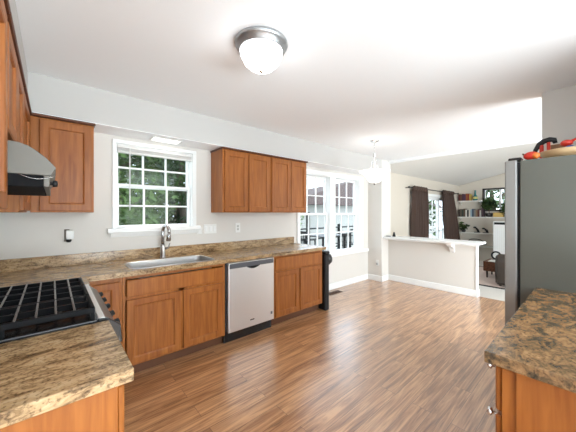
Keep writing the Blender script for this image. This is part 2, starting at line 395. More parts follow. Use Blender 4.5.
# small window beside the shelves
w3 = bpy.data.objects.new('window_3', None); COL.objects.link(w3); w3.location = (Xs, 2.0, 1.4); w3['kind'] = 'structure'
DWOOD = mat('dark_window_wood', lin(52, 44, 38), .5)
mb = MB()
mb.box(Xs-.03, Xs+.1, W3[0]-.05, W3[0], W3[2]-.05, W3[3]+.05).box(Xs-.03, Xs+.1, W3[1], W3[1]+.05, W3[2]-.05, W3[3]+.05)
mb.box(Xs-.03, Xs+.1, W3[0]-.05, W3[1]+.05, W3[3], W3[3]+.05).box(Xs-.03, Xs+.1, W3[0]-.05, W3[1]+.05, W3[2]-.05, W3[2])
obj('window_frame', mb, DWOOD, w3)
obj('mullion', MB().box(Xs, Xs+.06, 1.98, 2.03, W3[2], W3[3]), TRIM, w3)
obj('pane', MB().box(Xs+.05, Xs+.054, W3[0], W3[1], W3[2], W3[3]), GLASS, w3)

# ================================================================== CABINETS
KNOB = mat('satin_knob', (.75, .74, .72, 1), .25, 1)
def knob(parent, p, axis='+y', r=.014):
    s = {'+y': ('y', 1), '-y': ('y', -1), '+x': ('x', 1)}[axis]
    obj('knob', MB().lathe([(.005, 0), (.005, s[1]*.012), (r, s[1]*.016), (r, s[1]*.024), (r*.7, s[1]*.028), (0, s[1]*.029)], p, s[0], 16), KNOB, parent)
UZ0, UZ1 = 1.397, 2.160
YU = YW-.305          # carcass front of sink-wall uppers (doors stand .012 proud of the soffit)
def upper_sink(name, label, x0, x1, doors, group):
    t = thing(name, label, 'wall cabinet', ((x0+x1)/2, YW, UZ0), group)
    obj('cabinet_body', MB().box(x0, x1, YU, YW-.002, UZ0, UZ1-.02, .002), WOOD, t)
    obj('cornice', MB().box(x0-.010, x1+.010, YU-.034, YW-.002, UZ1-.02, UZ1, .004), WOODD, t)
    for a, b in doors: obj('door', shaker('-y', YU, a, b, UZ0+.012, UZ1-.035), WOODP, t)
    return t
upper_sink('wall_cabinet', 'two-door maple wall cabinet right of the sink window, nearest the window', 1.487, 2.186, [(1.508, 1.832), (1.842, 2.172)], 'maple wall cabinets')
upper_sink('wall_cabinet', 'two-door maple wall cabinet beside the breakfast nook window', 2.189, 2.858, [(2.204, 2.536), (2.546, 2.846)], 'maple wall cabinets')
upper_sink('wall_cabinet', 'single-door maple wall cabinet left of the sink window in the corner', -.128, .270, [(-.076, .258)], 'maple wall cabinets')
XU = XL+.312           # carcass front of left-wall uppers
def upper_left(label, y0, y1, z0, doors):
    t = thing('wall_cabinet', label, 'wall cabinet', (XL, (y0+y1)/2, z0), 'maple wall cabinets')
    obj('cabinet_body', MB().box(XL+.002, XU, y0, y1, z0, UZ1-.02, .002), WOOD, t)
    obj('cornice', MB().box(XL+.002, XU+.028, y0, y1, UZ1-.02, UZ1, .004), WOODD, t)
    for a, b in doors: obj('door', shaker('+x', XU, a, b, z0+.012, UZ1-.035), WOODP, t)
upper_left('maple wall cabinet at the left picture edge, on the near side of the range hood', .70, 1.452, UZ0, [(.715, 1.07), (1.08, 1.44)])
upper_left('short maple wall cabinet directly above the steel range hood', 1.455, 2.215, 1.70, [(1.47, 1.83), (1.84, 2.20)])
upper_left('maple wall cabinet on the left wall beyond the range hood', 2.218, YU-.03, UZ0, [(2.235, 2.80)])

YB = YW-.59            # carcass front of sink run, doors .02 proud
BZ1 = .872
def base_sink(name, label, x0, x1, fronts, doors, parts=None):
    t = thing(name, label, 'base cabinet', ((x0+x1)/2, YW, 0), 'maple base cabinets')
    if parts: obj('cabinet_body', parts, WOOD, t)
    else: obj('cabinet_body', MB().box(x0, x1, YB, YW-.004, .105, BZ1, .002), WOOD, t)
    obj('toe_kick', MB().box(x0, x1, YB+.07, YB+.085, .002, .105), KICK, t)
    for a, b, c, d in fronts: obj('drawer_front', slab_front('-y', YB, a, b, c, d), WOOD, t)
    for a, b, c, d in doors: obj('door', shaker('-y', YB, a, b, c, d), WOODP, t)
    return t
# the sink cabinet is an open-topped carcass so that the bowl hangs inside it
sb = MB().box(.435, .455, YB, YW-.004, .105, BZ1).box(1.345, 1.365, YB, YW-.004, .105, BZ1).box(.455, 1.345, YB, YW-.004, .105, .125).box(.455, 1.345, YW-.02, YW-.004, .125, BZ1)
sb.box(.455, 1.345, YB, YB+.02, .84, BZ1).box(.455, 1.345, YB, YB+.02, .125, .135).box(.455, 1.345, YB, YB+.02, .665, .70).box(.89, .94, YB, YB+.02, .125, .70)
base_sink('base_cabinet', 'two-door maple sink cabinet under the window with one wide false drawer', .435, 1.365, [(.462, 1.338, .692, .832)], [(.462, .905, .122, .668), (.928, 1.338, .122, .668)], sb)
base_sink('base_cabinet', 'two-door maple base cabinet with a wide drawer, right of the dishwasher', 2.012, 2.896, [(2.035, 2.875, .692, .845)], [(2.035, 2.43, .122, .668), (2.452, 2.875, .122, .668)])
base_sink('base_cabinet', 'corner maple base cabinet with one door, partly hidden behind the range', .19, .432, [], [(.20, .415, .122, .832)])
# left-wall run
XB = XL+.61
def base_left(label, y0, y1, doors, drawers, knobs, near):
    t = thing('base_cabinet', label, 'base cabinet', (XL, (y0+y1)/2, 0), 'maple base cabinets')
    obj('cabinet_body', MB().box(XL+.004, XB, y0, y1, .105, BZ1, .002), WOOD, t)
    obj('toe_kick', MB().box(XB-.085, XB-.07, y0, y1, .002, .105), KICK, t)
    if near: obj('end_panel', MB().box(XL+.004, XB-.042, y0-.006, y0, .105, BZ1-.002), WOODP, t)
    for d in drawers: obj('drawer_front', slab_front('+x', XB, *d), WOOD, t)
    for d in doors: obj('door', shaker('+x', XB, *d), WOODP, t)
    for p in knobs: knob(t, p, '+x')
base_left('maple base cabinet with end panel in the left foreground, nearest the camera', .972, 1.436, [(.985, 1.425, .122, .668)], [(.985, 1.425, .692, .85)], [(XB+.02, 1.03, .64), (XB+.02, 1.205, .77)], True)
base_left('corner maple base cabinet on the left wall beyond the range', 2.212, 3.12, [(2.23, 2.56, .122, .668)], [(2.23, 2.56, .692, .832)], [], False)
# right run, facing the sink wall
YF = .215
t = thing('base_cabinet', 'maple drawer cabinet in the right foreground beside the grey refrigerator', 'base cabinet', (1.75, -.1, 0), 'maple base cabinets')
obj('cabinet_body', MB().box(1.168, 2.335, -.385, YF, .105, BZ1, .002), WOOD, t)
obj('end_panel', MB().box(1.160, 1.168, -.385, YF-.040, .105, BZ1-.002), WOODP, t)
obj('toe_kick', MB().box(1.168, 2.335, YF-.085, YF-.07, .002, .105), KICK, t)
for c, d in ((.70, .855), (.42, .685), (.122, .405)):
    for a, b in ((1.178, 1.745), (1.757, 2.325)):
        f = obj('drawer_front', slab_front('+y', YF, a, b, c, d), WOOD, t)
        obj('knob', MB().lathe([(.005, 0), (.005, .012), (.014, .016), (.014, .024), (.01, .028), (0, .029)], ((a+b)/2 if a > 1.5 else 1.205, YF+.02, d-.014 if a < 1.5 else (c+d)/2), 'y', 16), KNOB, f)

# ------------------------------------------------------------------ countertops
CT0, CT1 = .874, .914
t = thing('countertop', 'long tan speckled corner countertop along the window wall, holding the sink', 'countertop', (1.2, YW, CT0), 'granite-look countertops')
sx0, sx1, sy0, sy1 = .515, 1.255, 2.575, 2.95
YC = YW-.648
mb = MB()
mb.box(XL+.002, .191, 2.210, YC, CT0, CT1).box(XL+.002, sx0, YC, YW-.002, CT0, CT1).box(sx1, 2.915, YC, YW-.002, CT0, CT1).box(sx0, sx1, YC, sy0, CT0, CT1).box(sx0, sx1, sy1, YW-.002, CT0, CT1)
obj('countertop_slab', mb, GR_L, t)
obj('backsplash', MB().box(XL+.022, 2.875, YW-.024, YW-.002, CT1, CT1+.102, .003).box(XL+.002, XL+.022, 2.215, YW-.002, CT1, CT1+.102, .003), GR_L, t)
t = thing('countertop', 'tan speckled countertop end in the left foreground, near side of the range', 'countertop', (XL, 1.2, CT0), 'granite-look countertops')
obj('countertop_slab', MB().box(XL+.002, .191, .943, 1.438, CT0, CT1, .002), GR_L, t)
obj('backsplash', MB().box(XL+.002, XL+.022, .945, 1.436, CT1, CT1+.102, .003), GR_L, t)
t = thing('countertop', 'dark brown speckled countertop in the right foreground', 'countertop', (1.7, -.1, CT0), 'granite-look countertops')
obj('countertop_slab', MB().box(1.134, 2.345, -.388, .257, CT0, CT1, .002), GR_R, t)
obj('backsplash', MB().box(1.136, 2.345, -.388, -.368, CT1, CT1+.102, .003), GR_R, t)

# ------------------------------------------------------------------ sink and faucet
t = thing('sink', 'stainless steel kitchen sink set into the counter under the window', 'sink', (.885, 2.77, .72))
def rrect(x0, x1, y0, y1, r, n=6):
    pts = []
    for cx, cy, a0 in ((x1-r, y1-r, 0), (x0+r, y1-r, PI/2), (x0+r, y0+r, PI), (x1-r, y0+r, 1.5*PI)):
        for k in range(n+1): a = a0+PI/2*k/n; pts.append((cx+r*math.cos(a), cy+r*math.sin(a)))
    return pts
def loft(mb, rings, cap=True):
    R = [[mb.bm.verts.new(p) for p in r] for r in rings]; fs = []
    n = len(R[0])
    for A, B in zip(R, R[1:]):
        for k in range(n): f = mb.bm.faces.new([A[k], A[(k+1) % n], B[(k+1) % n], B[k]]); f.smooth = True; fs.append(f)
    if cap: fs.append(mb.bm.faces.new(R[-1]))
    bmesh.ops.recalc_face_normals(mb.bm, faces=fs)
    return mb
def rr(i, z, r): return [(x, y, z) for x, y in rrect(sx0+i, sx1-i, sy0+i, sy1-i, r)]
obj('rim', loft(MB(), [rr(-.016, CT1+.0005, .07), rr(-.014, CT1+.004, .07), rr(.002, CT1+.005, .06), rr(.006, CT1+.001, .055)], False), SINKS, t)
obj('basin', loft(MB(), [rr(.006, CT1+.001, .055), rr(.010, CT1-.06, .055), rr(.016, .76, .055), rr(.035, .74, .05), rr(.10, .735, .04)]), SINKS, t)
obj('drain', MB().lathe([(.045, 0), (.042, .004), (.02, .002), (0, .001)], (.9, 2.77, .7365)), CHROME, t)
t = thing('faucet', 'tall gooseneck pull-down faucet with side lever behind the sink', 'faucet', (.885, 3.035, CT1))
fx, fy = .885, 3.035
obj('faucet_base', MB().lathe([(0, .0005), (.036, .0005), (.034, .012), (.026, .02), (.025, .13), (.019, .15), (0, .14)], (fx, fy, CT1)), NICKEL, t)
pts = [(fx, fy, CT1+.13), (fx, fy, CT1+.25)]
R = .058
for k in range(13):
    a = PI-k*PI/12*1.08; pts.append((fx+.25*(R+R*math.cos(a)), fy-.95*(R+R*math.cos(a)), CT1+.285+R*math.sin(a)*1.0))
obj('neck', MB().tube(pts, .0165, 14), NICKEL, t)
e = Vector(pts[-1]); d = (Vector(pts[-1])-Vector(pts[-2])).normalized()
obj('spray_head', MB().tube([e-d*.005, e+d*.03, e+d*.075, e+d*.085], [.017, .021, .024, .018], 14), NICKEL, t)
obj('lever', MB().tube([(fx+.018, fy, CT1+.095), (fx+.05, fy-.01, CT1+.105), (fx+.065, fy-.02, CT1+.155)], [.012, .009, .007], 10), NICKEL, t)

# ------------------------------------------------------------------ dishwasher
t = thing('dishwasher', 'stainless steel dishwasher between the sink cabinet and the drawer cabinet', 'dishwasher', (1.69, YB, 0))
obj('tub', MB().box(1.372, 2.006, YB+.012, YW-.05, .105, .868), BLACK, t)
obj('door', MB().box(1.392, 1.996, YB-.034, YB+.012, .125, .862, .006, 2), STEEL, t)
obj('control_strip', MB().box(1.402, 1.986, YB-.036, YB-.0335, .800, .852, .001), mat('control_grey', (.10, .10, .11, 1), .35), t)
h = MB().prism([(1.60+.20*k/10, .800-.030*math.sin(PI*k/10)) for k in range(11)][::-1], 'y', YB-.0375, YB-.034)
obj('pocket_handle', h, BLACK, t)
obj('handle_lip', MB().tube([(1.60+.20*k/10, YB-.038, .800-.030*math.sin(PI*k/10)) for k in range(11)], .004, 8), STEEL, t)
obj('badge', MB().box(1.66, 1.715, YB-.0355, YB-.0338, .195, .207, .0005), DARKP, t)
obj('energy_sticker', MB().box(1.945, 1.972, YB-.0355, YB-.0338, .195, .228, .0005), mat('sticker_grey', (.16, .17, .19, 1), .5), t)
obj('kick_plate', MB().box(1.372, 2.006, YB+.035, YB+.05, .004, .118), BLACK, t)

# ------------------------------------------------------------------ range
RY0, RY1 = 1.444, 2.204
t = thing('gas_range', 'black gas range with cast iron grates set between the left countertops', 'range', (-.1, 1.82, 0))
obj('body', MB().box(XL+.004, .17, RY0, RY1, .002, .905, .003), BLACK, t)
obj('cooktop', MB().box(XL+.004, .152, RY0, RY1, .905, .925, .006, 2), BLACK, t)
obj('steel_edge', MB().box(.152, .180, RY0+.012, RY1, .905, .926, .004, 2), STEEL, t)
obj('control_panel', MB().prism([(.17, .915), (.182, .915), (.226, .878), (.232, .80), (.17, .80)], 'y', RY0+.012, RY1, .003), mat('panel_steel', (.16, .16, .165, 1), .3, .8), t)
obj('oven_door', MB().box(.17, .205, RY0+.004, RY1-.004, .17, .785, .006), BLACK, t)
obj('oven_handle', MB().tube([(.245, RY0+.04, .745), (.245, RY1-.04, .745)], .012, 12).box(.20, .25, RY0+.05, RY0+.075, .735, .755).box(.20, .25, RY1-.075, RY1-.05, .735, .755), DARKP, t)
obj('storage_drawer', MB().box(.17, .203, RY0+.004, RY1-.004, .03, .162, .006), BLACK, t)
obj('panel_end_cap', MB().prism([(.152, .927), (.19, .922), (.238, .882), (.244, .80), (.152, .80)], 'y', RY0-.003, RY0+.012, .003), BLACK, t)
for k in range(5):
    y = RY0+.09+k*.145
    kb = MB(); kb.lathe([(.019, 0), (.019, .005), (.015, .008), (.013, .022), (0, .024)], (0, 0, 0), 'x', 16)
    for v in kb.bm.verts: v.co = Matrix.Rotation(-math.radians(20), 3, 'Y') @ v.co + Vector((.226, y, .862))
    obj('knob', kb, DARKP, t)
for bx, by, r in ((-.30, 1.62, .045), (-.02, 1.62, .055), (-.30, 2.03, .05), (-.02, 2.03, .045), (-.16, 1.825, .05)):
    obj('burner', MB().lathe([(r, 0), (r, .012), (r*.75, .014), (r*.75, .022), (r*.6, .026), (0, .026)], (bx, by, .9245), n=24), IRON, t)
for g in range(3):
    y0 = RY0+.012+g*.2465; y1 = y0+.242; mb = MB(); x0, x1 = XL+.03, .142; zt0, zt1 = .954, .974
    for y, hw in ((y0+.008, .008), ((y0+y1)/2, .006), (y1-.008, .008)): mb.box(x0, x1, y-hw, y+hw, zt0, zt1+.004, .002)
    mf = MB()
    for k in range(10):
        x = x0+.008+(x1-x0-.016)*k/9; hw = .008 if k in (0, 9) else .005
        (mb if k in (0, 9) else mf).box(x-hw, x+hw, y0+.001, y1-.001, zt0+.0005, zt1+.006, .0045, 3)
    for x in (x0+.008, (x0+x1)/2, x1-.008):
        for y in (y0+.008, y1-.008): mb.box(x-.007, x+.007, y-.007, y+.007, .9252, zt0+.001)
    o = obj('grate', mb, IRON, t); obj('fingers', mf, IRON2, o)

# ------------------------------------------------------------------ range hood
t = thing('range_hood', 'stainless steel range hood with curved sloping side on the left wall', 'range hood', (XL, 1.83, 1.5))
prof = [(XL+.002, 1.545), (XL+.002, 1.668), (-.10, 1.668), (-.07, 1.657), (-.05, 1.643), (-.02, 1.617), (-.005, 1.600), (.012, 1.578), (.004, 1.562), (-.004, 1.545)]
obj('canopy', MB().prism(prof, 'y', 1.457, 2.213, .002), STEEL_D, t)
obj('underbody', MB().box(XL+.002, -.026, 1.460, 2.210, 1.497, 1.545, .002), mat('hood_black', (.010, .010, .011, 1), .8, spec=.1), t)
obj('front_lip', MB().box(-.026, -.008, 1.459, 2.211, 1.499, 1.545, .002), STEEL_D, t)
obj('knob', MB().lathe([(.006, 0), (.006, .008), (.014, .010), (.013, .024), (0, .026)], (-.008, 1.50, 1.516), 'x', 14), DARKP, t)
obj('cord', MB().tube([(-.10+.11*k/10, 1.454, 1.545-.016*math.sin(PI*k/10)) for k in range(11)], .0012, 6), NICKEL, t)

# ------------------------------------------------------------------ refrigerator
FX0, FX1 = 2.36, 3.27
t = thing('refrigerator', 'tall grey-sided refrigerator at the right picture edge', 'refrigerator', (2.8, 0, 0))
obj('body', MB().box(FX0, FX1, -.37, .335, .03, 1.745, .004, 2), FRIDGE, t)
obj('gasket', MB().box(FX0+.012, FX1-.012, .335, .352, .06, 1.735), DARKP, t)
for a, b in ((FX0, 2.762), (2.768, FX1)):
    o = obj('door', MB().box(a, b, .352, .418, .06, 1.752, .008, 2), FRIDGED, t)
    xh = 2.735 if a == FX0 else 2.795
    obj('handle', MB().tube([(xh, .42, .55), (xh, .46, .58), (xh, .46, 1.46), (xh, .42, 1.49)], .011, 10), FRIDGED, o)
for x in (FX0+.05, FX1-.05): obj('hinge_cover', MB().box(x-.045, x+.03, .33, .40, 1.746, 1.768, .005), DARKP, t)
obj('foot_grille', MB().box(FX0+.02, FX1-.02, .30, .33, .002, .055), DARKP, t)

# things on the refrigerator
FT = 1.745
TRAY = mat('pale_wood', lin(206, 172, 128), .5, var=(8, .1))
tag(obj('wooden_bowl', loft(MB(), [[(2.56+.15*math.cos(a)*q, .12+.15*math.sin(a)*q, FT+z) for a in [2*PI*k/40 for k in range(40)]] for q, z in ((.55, .001), (.70, .006), (1.0, .058), (.975, .060), (.68, .014), (.3, .009))]), TRAY), 'shallow pale wooden bowl on top of the refrigerator', 'bowl')
RED = mat('glossy_red', lin(190, 44, 26), .4); ORG = mat('orange_rind', lin(216, 110, 40), .45)
t = thing('squash', 'red and orange squash lying at the front left of the refrigerator top', 'squash', (2.40, .29, FT))
obj('fruit', MB().ball((2.40, .285, FT+.029), .028, (.8, 1.45, 1.0), 3), RED, t)
obj('orange_patch', MB().ball((2.395, .262, FT+.026), .022, (1.05, 1.0, 1.0), 3), ORG, t)
obj('stem', MB().tube([(2.402, .318, FT+.034), (2.404, .329, FT+.05)], [.007, .004], 8), mat('stem_brown', lin(96, 70, 40), .7), t)
t = thing('toy_blaster', 'black arched toy with red grips behind the bowl on the refrigerator', 'toy', (2.8, .25, FT))
obj('arched_body', MB().tube([(2.80, .318, FT+.10), (2.80, .305, FT+.135), (2.80, .285, FT+.170), (2.80, .262, FT+.19), (2.80, .23, FT+.196), (2.80, .205, FT+.190), (2.80, .198, FT+.165)], [.012, .015, .019, .020, .020, .018, .012], 12), DARKP, t)
obj('red_grip', MB().box(2.785, 2.815, .262, .285, FT+.001, FT+.165, .006), RED, t)
obj('red_trigger', MB().box(2.787, 2.813, .225, .245, FT+.001, FT+.18, .006), RED, t)
tag(obj('wooden_block', MB().box(2.96, 3.04, .155, .255, FT+.001, FT+.185, .004), wood('brown_block', lin(120, 84, 56), lin(150, 108, 74), (30, 3, 30))), 'upright brown wooden block behind the bowl on the refrigerator', 'block')
t = thing('toy_figure', 'red and blue toy figure sitting inside the pale wooden bowl', 'toy', (2.56, .11, FT+.012))
obj('ball_body', MB().ball((2.57, .115, FT+.056), .040, (1, .85, 1), 3), mat('toy_blue', lin(44, 72, 140), .4), t)
obj('white_spot', MB().ball((2.548, .139, FT+.058), .020, (1, 1, 1), 2), WHITEP, t)
obj('red_head', MB().ball((2.57, .13, FT+.112), .026, (1.1, 1.2, .85), 3), RED, t)
obj('red_arm', MB().tube([(2.57, .125, FT+.112), (2.57, .09, FT+.130), (2.57, .04, FT+.16)], [.010, .008, .006], 10), RED, t)

# ------------------------------------------------------------------ lamps
t = thing('ceiling_light', 'round flush ceiling light with a silver ring and white glass bowl', 'ceiling light', (1.0, 1.40, CH))
obj('silver_ring', MB().lathe([(.165, 0), (.168, -.012), (.160, -.026), (.150, -.030), (.146, -.052), (.136, -.058), (.13, -.05), (.13, 0)], (1.0, 1.40, CH-.0005), n=48), mat('painted_silver', (.40, .41, .42, 1), .38, .85), t)
obj('glass_bowl', MB().lathe([(.132, -.052), (.128, -.085), (.108, -.125), (.075, -.155), (.035, -.172), (0, -.176)], (1.0, 1.40, CH), n=48), OPAL, t)
obj('finial', MB().lathe([(.012, -.174), (.013, -.180), (.006, -.188), (0, -.19)], (1.0, 1.40, CH), n=16), NICKEL, t)
px, py = 3.609, 2.172
t = thing('pendant_light', 'pendant light with a white glass bowl hanging before the half wall', 'pendant light', (px, py, CH))
obj('canopy', MB().lathe([(0, -.0005), (.065, -.0005), (.062, -.014), (.03, -.026), (.012, -.034), (0, -.034)], (px, py, CH)), CHROME, t)
mb = MB()
for k in range(6):
    z = CH-.045-k*.024; a = (k % 2)*PI/2
    mb.tube([(px+.008*math.cos(q)*math.cos(a), py+.008*math.cos(q)*math.sin(a), z+.016*math.sin(q)) for q in [2*PI*j/10 for j in range(11)]], .0025, 6, False)
obj('chain', mb, CHROME, t)
obj('stem', MB().lathe([(0, -.185), (.016, -.188), (.020, -.20), (.010, -.215), (.018, -.235), (.006, -.245), (.006, -.55), (0, -.55)], (px, py, CH), n=16), CHROME, t)
for k in range(3):
    a = 2*PI*k/3+.4
    obj('arm', MB().tube([(px+.014*math.cos(a), py+.014*math.sin(a), CH-.225), (px+.03*math.cos(a), py+.03*math.sin(a), CH-.30), (px+.07*math.cos(a), py+.07*math.sin(a), CH-.47)], .004, 8), CHROME, t)
obj('glass_bowl', MB().lathe([(.218, -.455), (.216, -.462), (.168, -.495), (.122, -.545), (.094, -.592), (.085, -.612), (.05, -.626), (0, -.630)], (px, py, CH), n=48), OPAL2, t)
obj('finial', MB().lathe([(.016, -.632), (.018, -.645), (.008, -.662), (0, -.665)], (px, py, CH), n=16), NICKEL, t)
t = thing('recessed_light', 'small lit recessed light in the soffit above the sink window', 'recessed light', (.90, 3.0, 2.165))
obj('trim_plate', MB().box(.76, 1.06, 2.93, 3.08, 2.158, 2.1645, .002), WHITEP, t)
obj('lens', MB().box(.785, 1.035, 2.95, 3.06, 2.154, 2.158, .001), mat('lit_lens', lin(255, 250, 240), .4, emit=2.2, emit_col=(1, .97, .9, 1)), t)

# ------------------------------------------------------------------ electrical plates and small wall things
def plate(name, label, cat, x0, x1, z0, z1, n, kind):
    t = thing(name, label, cat, ((x0+x1)/2, YW, z0))
    obj('cover_plate', MB().box(x0, x1, YW-.007, YW-.0005, z0, z1, .002), WHITEP, t)
    for k in range(n):
        xc = x0+(x1-x0)*(k+.5)/n; zc = (z0+z1)/2
        if kind == 'sw': obj('rocker', MB().box(xc-.014, xc+.014, YW-.011, YW-.006, zc-.032, zc+.032, .002), TRIM, t)
        else:
            for dz in (-.02, .02): obj('receptacle', MB().box(xc-.014, xc+.014, YW-.010, YW-.006, zc+dz-.014, zc+dz+.014, .003), mat('outlet_grey', lin(190, 188, 182), .5), t)
plate('switch_plate', 'wide three-switch white plate on the wall below the wall cabinet corner', 'light switch', 1.395, 1.56, 1.137, 1.252, 3, 'sw')
plate('switch_plate', 'narrow single-switch white plate just right of the window sill', 'light switch', 1.305, 1.37, 1.137, 1.215, 1, 'sw')
plate('wall_outlet', 'white wall outlet under the cabinets above the dishwasher', 'outlet', 1.832, 1.905, 1.132, 1.259, 1, 'out')
t = thing('night_light', 'small white plug-in unit with dark base on the wall left of the window', 'night light', (.11, YW, 1.12))
obj('back_plate', MB().box(.08, .118, YW-.008, YW-.0005, 1.135, 1.245, .002), mat('plate_brown', lin(120, 108, 96), .5), t)
obj('white_body', MB().box(.092, .148, YW-.045, YW-.008, 1.155, 1.236, .008, 2), WHITEP, t)
obj('dark_base', MB().lathe([(.0, 0), (.012, 0), (.020, .010), (.020, .026), (0, .026)], (.112, YW-.028, 1.1285), n=16), DARKP, t)
t = thing('wall_outlet', 'white wall outlet low on the pillar beside the nook window', 'outlet', (5.0, 2.94, .32))
obj('cover_plate', MB().box(4.993, 4.9995, 2.905, 2.975, .315, .43, .002), WHITEP, t)
obj('plug', MB().box(4.965, 4.993, 2.922, 2.958, .335, .375, .005), mat('plug_grey', lin(170, 168, 164), .5), t)
# floor vent
t = thing('floor_vent', 'dark brown floor vent in the planks under the nook window', 'floor vent', (3.72, 3.0, 0))
mb = MB().box(3.52, 3.86, 2.945, 2.96, .0005, .006).box(3.52, 3.86, 3.05, 3.065, .0005, .006).box(3.52, 3.535, 2.96, 3.05, .0005, .006).box(3.845, 3.86, 2.96, 3.05, .0005, .006)
for k in range(14): mb.box(3.545+k*.0215, 3.555+k*.0215, 2.96, 3.05, .0005, .005)
obj('grille', mb, mat('vent_brown', lin(84, 54, 34), .5), t)
obj('dark_slot', MB().box(3.535, 3.845, 2.96, 3.05, .0002, .001), BLACK, t)
# slim bin
t = thing('trash_can', 'slim black trash can against the end of the base cabinets', 'trash can', (2.96, 2.7, 0))
obj('can_body', MB().prism([(2.912, 2.525), (3.0, 2.525), (3.0, 2.80), (2.912, 2.80)], 'z', .002, .80, .012), DARKP, t)
obj('lid', MB().box(2.908, 3.004, 2.52, 2.805, .80, .845, .012, 2), DARKP, t)
obj('liner_bag', MB().ball((3.045, 2.60, .715), .085, (.95, .8, 1.0), 3, .05), mat('bag_black', (.012, .012, .013, 1), .3), t)
# small things on the ledge
t = thing('figurine', 'tiny black figurine standing on the white ledge by the pillar', 'figurine', (5.2, 2.70, .912))
obj('body', MB().lathe([(0, .001), (.03, .001), (.032, .02), (.022, .035), (.026, .05), (.018, .066), (0, .07)], (5.2, 2.69, .912), n=16), DARKP, t)
obj('head', MB().ball((5.2, 2.69, .987), .018, (1, 1, 1), 2), DARKP, t)
tag(obj('remote_control', MB().box(5.13, 5.17, 2.74, 2.83, .9125, .924, .004), mat('remote_grey', lin(96, 96, 96), .5)), 'small grey flat remote lying on the white ledge against the pillar', 'remote')

# ================================================================== FAMILY ROOM THINGS
def curtain(name, label, x0t, x1t, x0b, x1b, seed):
    rnd = random.Random(seed)
    mb = MB(); n, m = 72, 16; ztop, zbot = 2.00, FZ+.03; rows = []
    ph = rnd.random()*6
    for j in range(m+1):
        f = j/m; z = ztop+(zbot-ztop)*f; a0 = x0t+(x0b-x0t)*f; a1 = x1t+(x1b-x1t)*f; row = []
        for i in range(n+1):
            u = i/n; amp = .03+.035*min(1, f*3)
            row.append(mb.bm.verts.new((a0+(a1-a0)*u, YW-.115+amp*math.sin(u*2*PI*7+ph+.8*math.sin(f*3+u*5))+.012*math.sin(u*31+f*4), z)))
        rows.append(row)
    for A, B in zip(rows, rows[1:]):
        for i in range(n): f = mb.bm.faces.new([A[i], A[i+1], B[i+1], B[i]]); f.smooth = True
    t = thing(name, label, 'curtain', ((x0t+x1t)/2, YW-.115, ztop))
    o = obj('curtain_panel', mb, mat('brown_curtain', lin(66, 47, 38), .8, bump=(90, .2)), t)
    so = o.modifiers.new('thick', 'SOLIDIFY'); so.thickness = .004
    mb = MB()
    for k in range(6): mb.ball((x0t+(x1t-x0t)*(k+.5)/6, YW-.115, ztop+.02), .075, (1.1, .7, .9), 2, .08)
    obj('ruffled_heading', mb, mat('brown_curtain'), t)
curtain('curtain', 'long dark brown curtain left of the patio door', 6.88, 7.70, 6.88, 7.72, 1)
curtain('curtain', 'long dark brown curtain right of the patio door beside the shelves', 8.85, 9.80, 9.12, 10.5, 5)
obj_rod = thing('curtain_rod', 'thin dark curtain rod above the patio door', 'curtain rod', (8.5, YW-.115, 2.03))
obj('rod', MB().tube([(6.66, YW-.115, 2.03), (10.2, YW-.115, 2.03)], .013, 10), DARKP, obj_rod)
for x in (6.70, 10.1): obj('bracket', MB().box(x-.012, x+.012, YW-.115, YW-.001, 2.015, 2.03), DARKP, obj_rod)
for x in (6.64, 10.22): obj('end_knob', MB().ball((x, YW-.115, 2.03), .026), DARKP, obj_rod)
# shelves
SHW = mat('shelf_white', lin(226, 222, 214), .5)
SHZ = [1.80, 1.26, .74, .31]
for z, yl, lab in ((SHZ[0], 2.47, 'topmost white wall shelf holding books and a teal vase'), (SHZ[1], 1.2, 'second white wall shelf with the long row of books'), (SHZ[2], 1.9, 'third white wall shelf with small dark figures and a plant'), (SHZ[3], 1.9, 'lowest white wall shelf with a dark bag')):
    t = thing('wall_shelf', lab, 'shelf', (Xs, 2.6, z), 'white wall shelves')
    obj('board', MB().box(Xs-.28, Xs-.002, yl, 3.14, z-.035, z, .003), SHW, t)
    for y in (yl+.06, 3.08): obj('bracket', MB().prism([(Xs-.20, z-.035), (Xs-.002, z-.035), (Xs-.002, z-.14)], 'y', y-.01, y+.01), SHW, t)
def book(label, y, w_, h_, z, col, group, lean=0, x=.20):
    t = thing('book', label, 'book', (Xs-x/2-.06, y-w_/2, z+.0005), group)
    c = mat('cover_%d_%d_%d' % col, lin(*col), .6)
    X0 = Xs-.06-x
    obj('cover', MB().box(X0, X0+x, y-w_, y-w_+.004, z+.0005, z+h_).box(X0, X0+x, y-.004, y, z+.0005, z+h_).box(X0, X0+.004, y-w_, y, z+.0005, z+h_), c, t)
    obj('pages', MB().box(X0+.004, X0+x-.006, y-w_+.004, y-.004, z+.005, z+h_-.006), mat('paper', lin(226, 216, 196), .8), t)
    return t
o6 = ['first', 'second', 'third', 'fourth', 'fifth', 'sixth', 'seventh', 'eighth', 'ninth', 'tenth', 'eleventh', 'twelfth', 'thirteenth', 'fourteenth']
y = 3.10
for k, (cn, c, w_, h_) in enumerate([('dark red', (96, 44, 40), .05, .22), ('brown', (110, 74, 56), .045, .21), ('plum', (84, 52, 70), .055, .23), ('purple', (92, 62, 84), .05, .22), ('orange-brown', (160, 88, 50), .05, .235), ('rust red', (140, 60, 42), .045, .23), ('yellow', (206, 172, 84), .03, .21)]):
    book('%s book, %s from the left on the topmost shelf' % (cn, o6[k]), y, w_, h_, SHZ[0], c, 'books on the topmost shelf'); y -= w_+.003
y = 3.11
